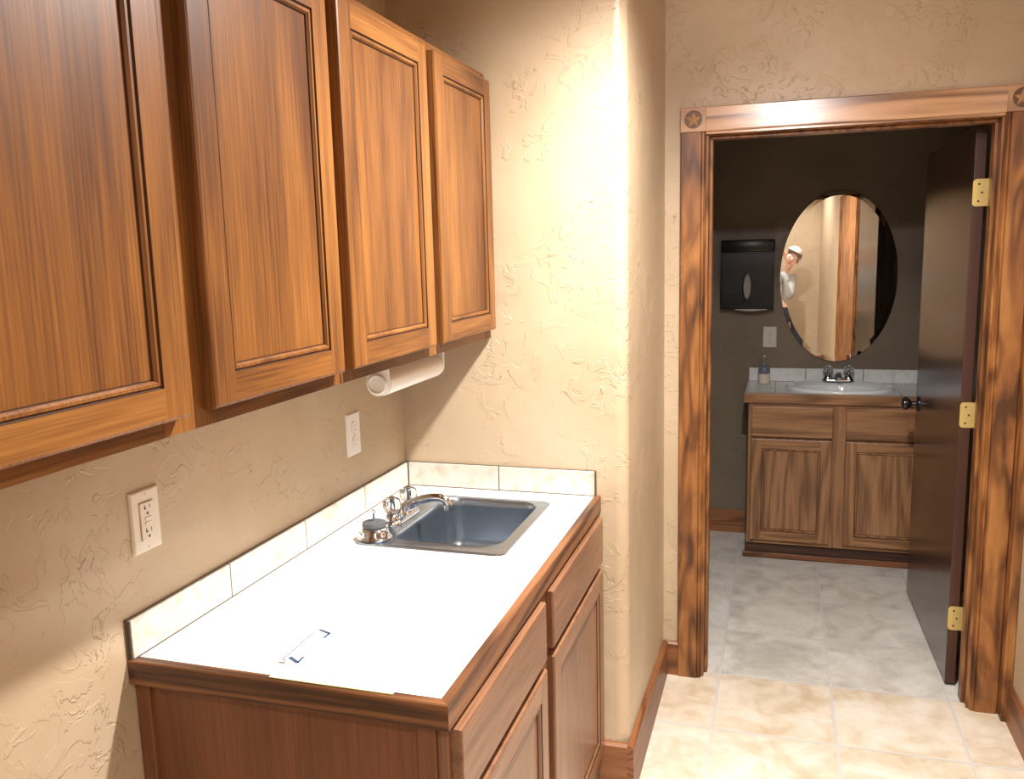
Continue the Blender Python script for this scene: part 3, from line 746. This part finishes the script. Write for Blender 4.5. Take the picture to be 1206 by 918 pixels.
# ------------------------------------------------------------------ sheet and card on the counter
sh = thing('paper_sheet', (.42, -1.1, H+.001), 'blank white sheet with yellow front edge lying on the near counter edge', 'paper')
bm = bmesh.new(); box(bm, .277, .50, YN+.0085, -.97, H+.0012, H+.0022)
link('sheet', bm, M['paper'], sh)
bm = bmesh.new(); box(bm, .277, .50, YN+.0075, YN+.0095, H+.0011, H+.0024)
link('yellow_edge', bm, M['yellow'], sh)
cd = thing('printed_card', (.28, -1.05, H+.0024), 'small white card with blue corner marks lying on the counter', 'card')
bm = bmesh.new(); box(bm, .2625, .3005, -1.118, -.984, H+.0024, H+.0030)
link('card', bm, M['paper'], cd)
bm = bmesh.new()
zc_ = H+.00325
def fl(*p): bm.faces.new([bm.verts.new((x, y, zc_)) for x, y in p])
def bar(x0, y0, x1, y1, w):
    d = Vector((x1-x0, y1-y0)); n_ = Vector((-d.y, d.x)).normalized()*w/2
    fl((x0+n_.x, y0+n_.y), (x1+n_.x, y1+n_.y), (x1-n_.x, y1-n_.y), (x0-n_.x, y0-n_.y))
bar(.298, -1.1145, .274, -1.1000, .0075); bar(.2985, -1.116, .2965, -1.092, .0045)
bar(.2945, -.9985, .268, -.9885, .0065); bar(.2945, -.996, .2935, -1.018, .005)
bar(.2665, -1.108, .2640, -.999, .0024); bar(.272, -1.060, .273, -1.053, .0028)
bar(.2665, -1.112, .2668, -1.106, .003); bar(.271, -1.1165, .2725, -1.109, .003)
link('blue_marks', bm, M['ink'], cd)

# ------------------------------------------------------------------ bathroom vanity
VX0, VX1, VYF = .925, 1.80, 2.135
CX0, CX1, CY0 = .901, 1.825, 2.115
CZ, CE = .872, .822
va = thing('bathroom_vanity', (1.36, 2.34, 0), 'brown oak bathroom vanity cabinet seen through the doorway', 'vanity')
bm = bmesh.new(); q0, q1 = VYF+.0195, YW-.001
box(bm, VX0, VX0+.015, q0, q1, .085, CE-.0005); box(bm, VX1-.015, VX1, q0, q1, .085, CE-.0005); box(bm, VX0+.015, VX1-.015, q1-.006, q1, .085, CE-.0005); box(bm, VX0+.015, VX1-.015, q0, q1-.006, .085, .1)
link('cabinet_box', bm, M['voakZ'], va)
bm = bmesh.new()
for a, b in ((VX0, .962), (1.318, 1.402), (1.762, VX1)): box(bm, a, b, VYF, VYF+.019, .085, CE, .001, 0)
for a, b in ((.962, 1.318), (1.402, 1.762)):
    for z0, z1 in ((.085, .125), (.625, .665), (.79, CE)): box(bm, a, b, VYF+.0002, VYF+.019, z0, z1, .001, 1)
link('face_frame', bm, [M['voakZ'], M['voakX']], va)
VF = face_my(VYF-.019)
for a, b in ((.942, 1.328), (1.389, 1.775)):
    bm = bmesh.new(); slab(bm, VF, a, b, .651, .806, .0185, .004)
    link('drawer', bm, M['vdrawer'] if 'vdrawer' in M else M['voakX'], va)
    panel_door(va, 'cabinet_door', VF, a, b, .106, .640, .0185, M['voakZ'], M['voakX'], w=.052, wr=.05)
bm = bmesh.new(); box(bm, VX0-.008, VX1, VYF+.022, VYF+.04, 0, .085, .001)
tk = link('toe_kick', bm, M['toekick'], va)
bm = bmesh.new(); box(bm, VX0-.018, VX1, VYF+.012, VYF+.022, 0, .030, .003)
link('shoe_molding', bm, M['baseX'], tk)
vc = thing('vanity_countertop', (1.36, 2.33, CE), 'pale tiled vanity top with wooden front edge in the bathroom', 'countertop')
SC = (1.365, 2.325)
bm = bmesh.new(); n = 128; rx0, rx1, ry0, ry1 = CX0+.006, CX1-.002, CY0+.018, YW-.012
outr, inn = [], []
for i in range(n):
    a = 2*pi*i/n; c, sn = cos(a), sin(a)
    k = min((rx1-SC[0])/c if c > 1e-9 else 1e9, (rx0-SC[0])/c if c < -1e-9 else 1e9, (ry1-SC[1])/sn if sn > 1e-9 else 1e9, (ry0-SC[1])/sn if sn < -1e-9 else 1e9)
    outr.append((SC[0]+k*c, SC[1]+k*sn)); inn.append((SC[0]+.240*c, SC[1]+.172*sn))
lay = [[bm.verts.new((x, y, z_)) for x, y in P_] for P_, z_ in ((inn, CE+.001), (outr, CE+.001), (outr, CZ), (inn, CZ))]
ring_face(bm, lay+[lay[0]])
for cx_, cy_ in ((rx0, ry0), (rx1, ry0), (rx1, ry1), (rx0, ry1)):   # square up the corners cut by the angular sampling
    box(bm, cx_-.0 if cx_ == rx0 else cx_-.02, cx_+.02 if cx_ == rx0 else cx_, cy_ if cy_ == ry0 else cy_-.02, cy_+.02 if cy_ == ry0 else cy_, CE+.001, CZ-.0002)
tp = link('tile_top', bm, M['vtop'], vc)
for v in tp.data.vertices: v.co += Vector(vc.location)
tp.location = -Vector(vc.location)
bm = bmesh.new(); box(bm, CX0, CX1, CY0, CY0+.018, CE, CZ+.0005, .003); box(bm, CX0, CX0+.006, CY0+.018, YW-.002, CE, CZ, .001)
link('wood_edge', bm, M['voakX'], vc)
t = thing('vanity_backsplash', (1.36, YW-.005, CZ), 'row of pale tiles along the wall behind the bathroom sink', 'backsplash')
bm = bmesh.new(); jx = [.910, 1.206, 1.495, 1.79]
for a, b in zip(jx[:-1], jx[1:]): box(bm, a+.002, b-.002, YW-.011, YW-.001, CZ+.001, .944, .001)
link('tiles', bm, M['vtile'], t)
link('grout_bed', B(.911, 1.789, YW-.009, YW-.0005, CZ+.0005, .942), M['vgrout'], t)
# oval sink
SC = (1.365, 2.325)
bs = thing('bathroom_sink', (SC[0], SC[1], CZ), 'white oval porcelain sink set in the bathroom vanity', 'sink')
bm = bmesh.new(); n = 64
def el(a, b, z_, oy=0): return [bm.verts.new((SC[0]+a*cos(2*pi*i/n), SC[1]+oy+b*sin(2*pi*i/n), z_)) for i in range(n)]
rings = [el(.262, .195, CZ+.0008), el(.263, .196, CZ+.008), el(.258, .191, CZ+.016), el(.248, .182, CZ+.019), el(.232, .166, CZ+.017), el(.218, .148, CZ+.008, -.006), el(.205, .135, CZ-.002, -.008)]
ring_face(bm, rings)
link('rim', bm, M['porcelain'], bs, True, 60)
bm = bmesh.new()
rings = [el(.205, .135, CZ-.002, -.008), el(.195, .128, CZ-.008, -.008), el(.17, .11, CZ-.012, -.01), el(.10, .065, CZ-.014, -.01), el(.03, .025, CZ-.015, -.01)]
# bowl dips below the counter between tiles and cabinet
dz = [0, -.03, -.085, -.118, -.125]
for rg, d in zip(rings, dz):
    for v in rg: v.co.z += d*.9
ring_face(bm, rings); bm.faces.new(rings[-1])
link('bowl', bm, M['porcelain'], bs, True, 60)
# bathroom faucet
QX, QY, QZ = 1.366, 2.472, CZ+.0165
bf = thing('bathroom_faucet', (QX, QY, QZ), 'chrome bathroom faucet with clear knobs behind the oval sink', 'faucet')
bm = bmesh.new()
rings = [[bm.verts.new((x, y, QZ+h)) for x, y in rrect(QX-.080+o, QX+.080-o, QY-.026+o, QY+.026-o, .0255-o, 8)] for o, h in ((0, 0), (0, .010), (.004, .016), (.012, .020))]
ring_face(bm, rings); bm.faces.new(rings[0]); bm.faces.new(rings[-1])
link('deck_plate', bm, M['chrome'], bf, True, 50)
bm = bmesh.new(); lathe(bm, [(.020, .016), (.018, .03), (.014, .042), (.006, .046)], (QX, QY, QZ), 'Z', 20)
tube(bm, [(QX, QY+.004, QZ+.024), (QX, QY-.02, QZ+.036), (QX, QY-.055, QZ+.044), (QX, QY-.085, QZ+.040), (QX, QY-.093, QZ+.026)], [.014, .0135, .0125, .012, .011], 16)
link('spout', bm, M['chrome'], bf, True, 50)
for dx in (-.051, .051):
    bm = bmesh.new(); lathe(bm, [(.022, .016), (.020, .026), (.014, .034)], (QX+dx, QY, QZ), 'Z', 20)
    link('valve_base', bm, M['chrome'], bf, True)
    acrylic_knob(bf, QX+dx, QY, QZ+.034, 1.15)
# soap bottle
bx_, by_ = .992, 2.452
so = thing('soap_bottle', (bx_, by_, CZ), 'clear pump soap bottle with blue soap on the vanity corner', 'soap bottle')
bm = bmesh.new(); prof = [(.026, .0008), (.031, .003), (.032, .045), (.0315, .055)]
lathe(bm, prof, (bx_, by_, CZ), 'Z', 28); lb = link('label_band', bm, M['label'], so, True, 50)
bm = bmesh.new(); lathe(bm, [(.0312, .055), (.031, .078), (.026, .092), (.014, .102), (.011, .106)], (bx_, by_, CZ), 'Z', 28)
link('bottle', bm, M['liquid'], so, True, 50)
bm = bmesh.new(); lathe(bm, [(.0125, .104), (.0125, .116), (.005, .118), (.005, .142), (.012, .144), (.012, .150), (.004, .153)], (bx_, by_, CZ), 'Z', 20)
tube(bm, [(bx_, by_, CZ+.147), (bx_, by_-.028, CZ+.147), (bx_, by_-.034, CZ+.141)], [.005, .0045, .004], 10)
link('pump', bm, M['clear'], so, True, 50)
# mirror
MC = Vector((1.352, YW-.0155, 1.431)); MA, MB_ = .290, .444
mi = thing('oval_mirror', MC, 'tall oval mirror without frame on the bathroom wall above the white oval sink', 'mirror')
mi.rotation_euler = (0, 0, .03)   # hangs very slightly off the wall on one side
def mring(bm, a, b, d, n=96): return [bm.verts.new((MC.x+a*cos(2*pi*i/n), MC.y+d, MC.z+b*sin(2*pi*i/n))) for i in range(n)]
bm = bmesh.new(); f0 = mring(bm, MA-.022, MB_-.022, 0); bm.faces.new(f0); f1 = mring(bm, MA-.022, MB_-.022, .004); ring_face(bm, [f0, f1]); bm.faces.new(f1)
link('mirror_glass', bm, M['mirror'], mi)
bm = bmesh.new(); a = mring(bm, MA-.022, MB_-.022, 0); b = mring(bm, MA, MB_, .0004); c = mring(bm, MA, MB_, .005); ring_face(bm, [a, b], 0); ring_face(bm, [b, c], 0)
link('bevelled_rim', bm, M['mirror'], mi)
# towel dispenser
ds = thing('towel_dispenser', (.896, YW-.05, 1.45), 'black folded paper towel dispenser on the bathroom wall', 'towel dispenser')
x0, x1, z0, z1 = .758, 1.033, 1.270, 1.637
bm = bmesh.new()
prof = [(YW-.001, z0), (YW-.085, z0), (YW-.098, z0+.012), (YW-.104, z0+.10), (YW-.100, z1-.066)]
prof += [(YW-.001, z1-.066)]
a = [bm.verts.new((x0, y, zz)) for y, zz in prof]; b = [bm.verts.new((x1, y, zz)) for y, zz in prof]
ring_face(bm, [a, b]); bm.faces.new(a); bm.faces.new(b)
bmesh.ops.bevel(bm, geom=[e for e in bm.edges if all(v.co.y < YW-.05 for v in e.verts)], offset=.006, segments=3, affect='EDGES')
link('front_cover', bm, M['disp'] if 'disp' in M else M['blackplastic'], ds, True, 40)
bm = bmesh.new(); box(bm, x0, x1, YW-.108, YW-.001, z1-.064, z1, .008)
link('lid', bm, M['blackplastic'], ds, True, 40)
bm = bmesh.new(); n = 40
wz = 1.390
def we(a_, b_, y): return [bm.verts.new((.896+a_*cos(2*pi*i/n), y, wz+b_*sin(2*pi*i/n))) for i in range(n)]
rg = [we(.026, .078, YW-.1035), we(.024, .076, YW-.1075), we(.019, .066, YW-.1080), we(.018, .064, YW-.1055)]
ring_face(bm, rg, 0); f = bm.faces.new(rg[-1]); f.material_index = 1
link('level_window', bm, [M['blackplastic'], M['smoke']], ds, True, 40)
bm = bmesh.new()
n = 12; up, dn_ = [], []
for i in range(n+1):
    s = i/n; x = .835+.165*s; hh_ = .010*sin(pi*s)**1.5
    up.append(bm.verts.new((x, YW-.075, z0+.002))); dn_.append(bm.verts.new((x, YW-.092-.004*sin(pi*s), z0-.004-hh_*.6)))
for i in range(n): bm.faces.new((up[i], up[i+1], dn_[i+1], dn_[i]))
link('towel_tip', bm, M['paper'], ds)

# ------------------------------------------------------------------ the photographer (seen in the mirror)
def skin_obj(name, verts, edges, radii, mat, parent, root=0, sub=2):
    me = bpy.data.meshes.new(name)
    off = Vector(parent.location) if parent else Vector((0, 0, 0))
    me.from_pydata([Vector(v)-off for v in verts], edges, [])
    o = bpy.data.objects.new(name, me); COL.objects.link(o)
    if parent: o.parent = parent
    md = o.modifiers.new('Skin', 'SKIN'); md.use_smooth_shade = True
    lay = me.skin_vertices[0].data if len(me.skin_vertices) else None
    if lay is None:
        bm = bmesh.new(); bm.from_mesh(me); bm.verts.layers.skin.verify(); bm.to_mesh(me); bm.free(); lay = me.skin_vertices[0].data
    for i, r_ in enumerate(radii):
        lay[i].radius = (r_, r_) if not hasattr(r_, '__len__') else r_
        lay[i].use_root = (i == root)
    s = o.modifiers.new('Subdivision', 'SUBSURF'); s.levels = sub; s.render_levels = sub
    me.materials.append(mat)
    return o
class Sk:
    def __init__(s): s.v = []; s.e = []; s.r = []
    def a(s, p, r_, par=None):
        s.v.append(p); s.r.append(r_); i = len(s.v)-1
        if par is not None: s.e.append((par, i))
        return i
    def chain(s, pts, par):
        for p, r_ in pts: par = s.a(p, r_, par)
        return par
PX, PY = 1.32, -2.62; ZS = .91
per = thing('person', (PX, PY, 0), 'person in gray shirt and dark trousers taking the photo, reflected in the mirror', 'person')
NK = Vector((PX+.075, PY+.005, 1.345)); HB = Vector((PX+.115, PY+.02, 1.405)); HM = Vector((PX+.155, PY+.025, 1.465)); HT = Vector((PX+.188, PY+.015, 1.527))
hx = Vector((.88, 0, -.475)).normalized(); hz = Vector((.475, 0, .88)).normalized(); hy = Vector((0, 1, 0))
def hp_(a, b, c): return tuple(HM+hx*a+hy*b+hz*c)       # head frame: right, forward, up
k = Sk()
pel = k.a((PX-.02, PY, 0.8554), .125)
ab = k.a((PX-.01, PY, 1.0010), .112, pel); chst = k.a((PX+.01, PY, 1.1648), .13, ab); shc = k.a((PX+.03, PY, 1.2740), .085, chst)
nk = k.a(tuple(NK), .060, shc); hb = k.a(tuple(HB), .068, nk); hm = k.a(tuple(HM), .082, hb); ht = k.a(tuple(HT), .062, hm)
k.a(hp_(0, .098, -.015), .012, hm)
ARM = {1: dict(sh=(PX+.165, PY, 1.2512), el=(PX+.13, PY+.20, 1.0556), wr=(1.235, -2.385, 1.520)), -1: dict(sh=(PX-.135, PY, 1.2694), el=(PX-.26, PY+.13, 1.0829), wr=(1.00, -2.375, 1.520))}
for s in (1, -1):
    A_ = ARM[s]; shd = k.a(A_['sh'], .057, shc)
    md = lambda p, q, t: tuple(Vector(p)*(1-t)+Vector(q)*t)
    e_ = k.chain([(md(A_['sh'], A_['el'], .5), .047), (A_['el'], .042), (md(A_['el'], A_['wr'], .5), .036), (A_['wr'], .027)], shd)
    gx = 1.190 if s > 0 else 1.035           # end of the phone this hand grips
    pm = (gx+s*.020, -2.356, 1.572)
    p_ = k.a(pm, .026, e_)
    for fi in range(4):
        zz = 1.612-.019*fi; ln = (.95, 1.0, .93, .78)[fi]
        k.chain([((gx+s*.020, -2.340, zz), .0095), ((gx+s*.008, -2.3245, zz), .0085), ((gx-s*.014*ln, -2.3245, zz-.001), .0080), ((gx-s*.030*ln, -2.3260, zz-.002), .0070)], p_)
    k.chain([((gx+s*.014, -2.362, 1.590), .0115), ((gx-s*.006, -2.358, 1.600), .0100), ((gx-s*.026, -2.357, 1.604), .0085)], p_)
for s in (1, -1):
    hp = k.a((PX-.02+s*.095, PY, 0.8008), .098, pel)
    an = k.chain([((PX-.02+s*.105, PY+.005, 0.6188), .083), ((PX-.02+s*.11, PY+.01, 0.4459), .060), ((PX-.02+s*.115, PY-.01, 0.2730), .054), ((PX-.02+s*.118, PY-.015, 0.0819), .038)], hp)
    k.chain([((PX-.02+s*.122, PY+.05, 0.0410), .038), ((PX-.02+s*.130, PY+.14, 0.0291), .030)], an)
skin_obj('body', k.v, k.e, k.r, M['skin'], per)
k = Sk()
c0 = k.a((PX-.02, PY, 0.9009), (.160, .125)); c1 = k.chain([((PX-.01, PY, 1.0192), (.155, .122)), ((PX+.01, PY, 1.1648), (.178, .140)), ((PX+.03, PY, 1.2740), (.115, .095)), (tuple(NK*.8+Vector((PX+.03, PY, 1.2740))*.2-Vector((0, 0, .012))), (.068, .066))], c0)
top = c1-1
for s in (1, -1):
    A_ = ARM[s]
    q = k.a(A_['sh'], .071, top)
    k.chain([(md(A_['sh'], A_['el'], .5), .060), (A_['el'], .056), (md(A_['el'], A_['wr'], .45), .050), (md(A_['el'], A_['wr'], .82), .043)], q)
skin_obj('shirt', k.v, k.e, k.r, M['shirt'], per)
k = Sk()
p0 = k.a((PX-.02, PY, 0.8690), (.158, .128)); k.a((PX-.015, PY, 0.9373), (.150, .120), p0)
for s in (1, -1):
    k.chain([((PX-.02+s*.092, PY, 0.7917), .112), ((PX-.02+s*.105, PY+.005, 0.6188), .096), ((PX-.02+s*.11, PY+.01, 0.4459), .076), ((PX-.02+s*.115, PY-.01, 0.2730), .070), ((PX-.02+s*.118, PY-.012, 0.0637), .062)], p0)
skin_obj('trousers', k.v, k.e, k.r, M['pants'], per)
for s in (1, -1):
    k = Sk(); a_ = k.a((PX-.02+s*.118, PY-.05, 0.0455), .045)
    k.chain([((PX-.02+s*.120, PY+.02, 0.0455), .046), ((PX-.02+s*.127, PY+.10, 0.0364), .040), ((PX-.02+s*.131, PY+.165, 0.0309), .033)], a_)
    skin_obj('shoe', k.v, k.e, k.r, M['shoe'], per)
def head_blob(bm, a, b, c, ra, rb, rc, seg=14, rings=10, cut=None):
    bmesh.ops.create_uvsphere(bm, u_segments=seg, v_segments=rings, radius=1)
    if cut:
        for v in list(bm.verts):
            if cut(v.co): bm.verts.remove(v)
    for v in bm.verts: v.co = HM+hx*(a+v.co.x*ra)+hy*(b+v.co.y*rb)+hz*(c+v.co.z*rc)
bm = bmesh.new(); head_blob(bm, 0, -.008, .035, .096, .112, .110, 32, 20, lambda c: (c.y > .30 and c.z < .38) or c.z < -.55)
link('hair', bm, M['hair'], per, True, 80)
for s in (1, -1):
    bm = bmesh.new(); head_blob(bm, s*.031, .079, .016, .0125, .0105, .0105); e = link('eye', bm, M['eye'], per, True)
    bm = bmesh.new(); head_blob(bm, s*.031, .0885, .016, .0055, .0030, .0055); link('iris', bm, M['lens'], e, True)
    bm = bmesh.new(); head_blob(bm, s*.088, -.002, 0, .010, .018, .030); link('ear', bm, M['skin'], per, True)
bm = bmesh.new(); head_blob(bm, 0, .073, -.052, .024, .010, .006); link('mouth', bm, M['lips'], per, True)
ph = thing('smartphone', (1.1125, -2.338, 1.59), 'pale smartphone held sideways by the photographer, reflected in the mirror', 'phone')
bm = bmesh.new(); box(bm, 1.035, 1.190, -2.3445, -2.3365, 1.553, 1.628, .0035)
link('phone_body', bm, M['phone'], ph, True, 40)
for x in (1.068, 1.088):
    bm = bmesh.new(); lathe(bm, [(.008, 0), (.008, .0025), (.006, .003)], (x, -2.3365, 1.600), 'Y', 20)
    link('phone_lens', bm, M['lens'], ph, True)

# ------------------------------------------------------------------ lights
def spot(name, loc, power, size=150, blend=1.0, rad=.05, col=(1, .88, .74), tgt=None):
    l = bpy.data.lights.new(name, 'SPOT'); l.energy = power; l.spot_size = R(size); l.spot_blend = blend; l.shadow_soft_size = rad; l.color = col
    o = bpy.data.objects.new(name, l); COL.objects.link(o); o.location = loc
    if tgt: o.rotation_euler = (Vector(tgt)-Vector(loc)).to_track_quat('-Z', 'Y').to_euler()
    return o
LC = (1, .95, .90)
spot('ceiling_spot', (1.06, -.57, 2.43), 335, 163, .85, .05, LC)
spot('ceiling_spot', (1.40, -2.50, 2.43), 88, 168, .8, .05, LC)
spot('door_wall_fill', (1.09, -1.84, 2.43), 85, 62, 1.0, .06, (1, .90, .88), tgt=(1.22, .79, 2.22))  # added unseen fill light, aimed to brighten the door wall and header
w = bpy.data.worlds.new('World'); sc.world = w; w.use_nodes = True
w.node_tree.nodes['Background'].inputs[0].default_value = (.9, .93, 1, 1); w.node_tree.nodes['Background'].inputs[1].default_value = .02

# ------------------------------------------------------------------ camera
yw, pt_, rl, f = .3047, -.157, -.0248, 1011.4
fw = Vector((-sin(yw)*cos(pt_), cos(yw)*cos(pt_), sin(pt_)))
rt = Vector((cos(yw), sin(yw), 0)); up = rt.cross(fw)
r2 = rt*cos(rl)+up*sin(rl); u2 = -rt*sin(rl)+up*cos(rl)
cam = bpy.data.cameras.new('Camera'); co = bpy.data.objects.new('Camera', cam); COL.objects.link(co)
mw = Matrix((r2, u2, -fw)).transposed().to_4x4(); mw.translation = Vector((1.0679, -2.3092, 1.5951))
co.matrix_world = mw
cam.sensor_fit = 'HORIZONTAL'; cam.sensor_width = 36; cam.lens = 36*f/1206; cam.clip_start = .01
sc.camera = co
sc.view_settings.view_transform = 'Standard'
sc.view_settings.look = 'None'
sc.view_settings.exposure = 0.38
sc.cycles.max_bounces = 10; sc.cycles.diffuse_bounces = 6; sc.cycles.glossy_bounces = 5
sc.cycles.use_denoising = True
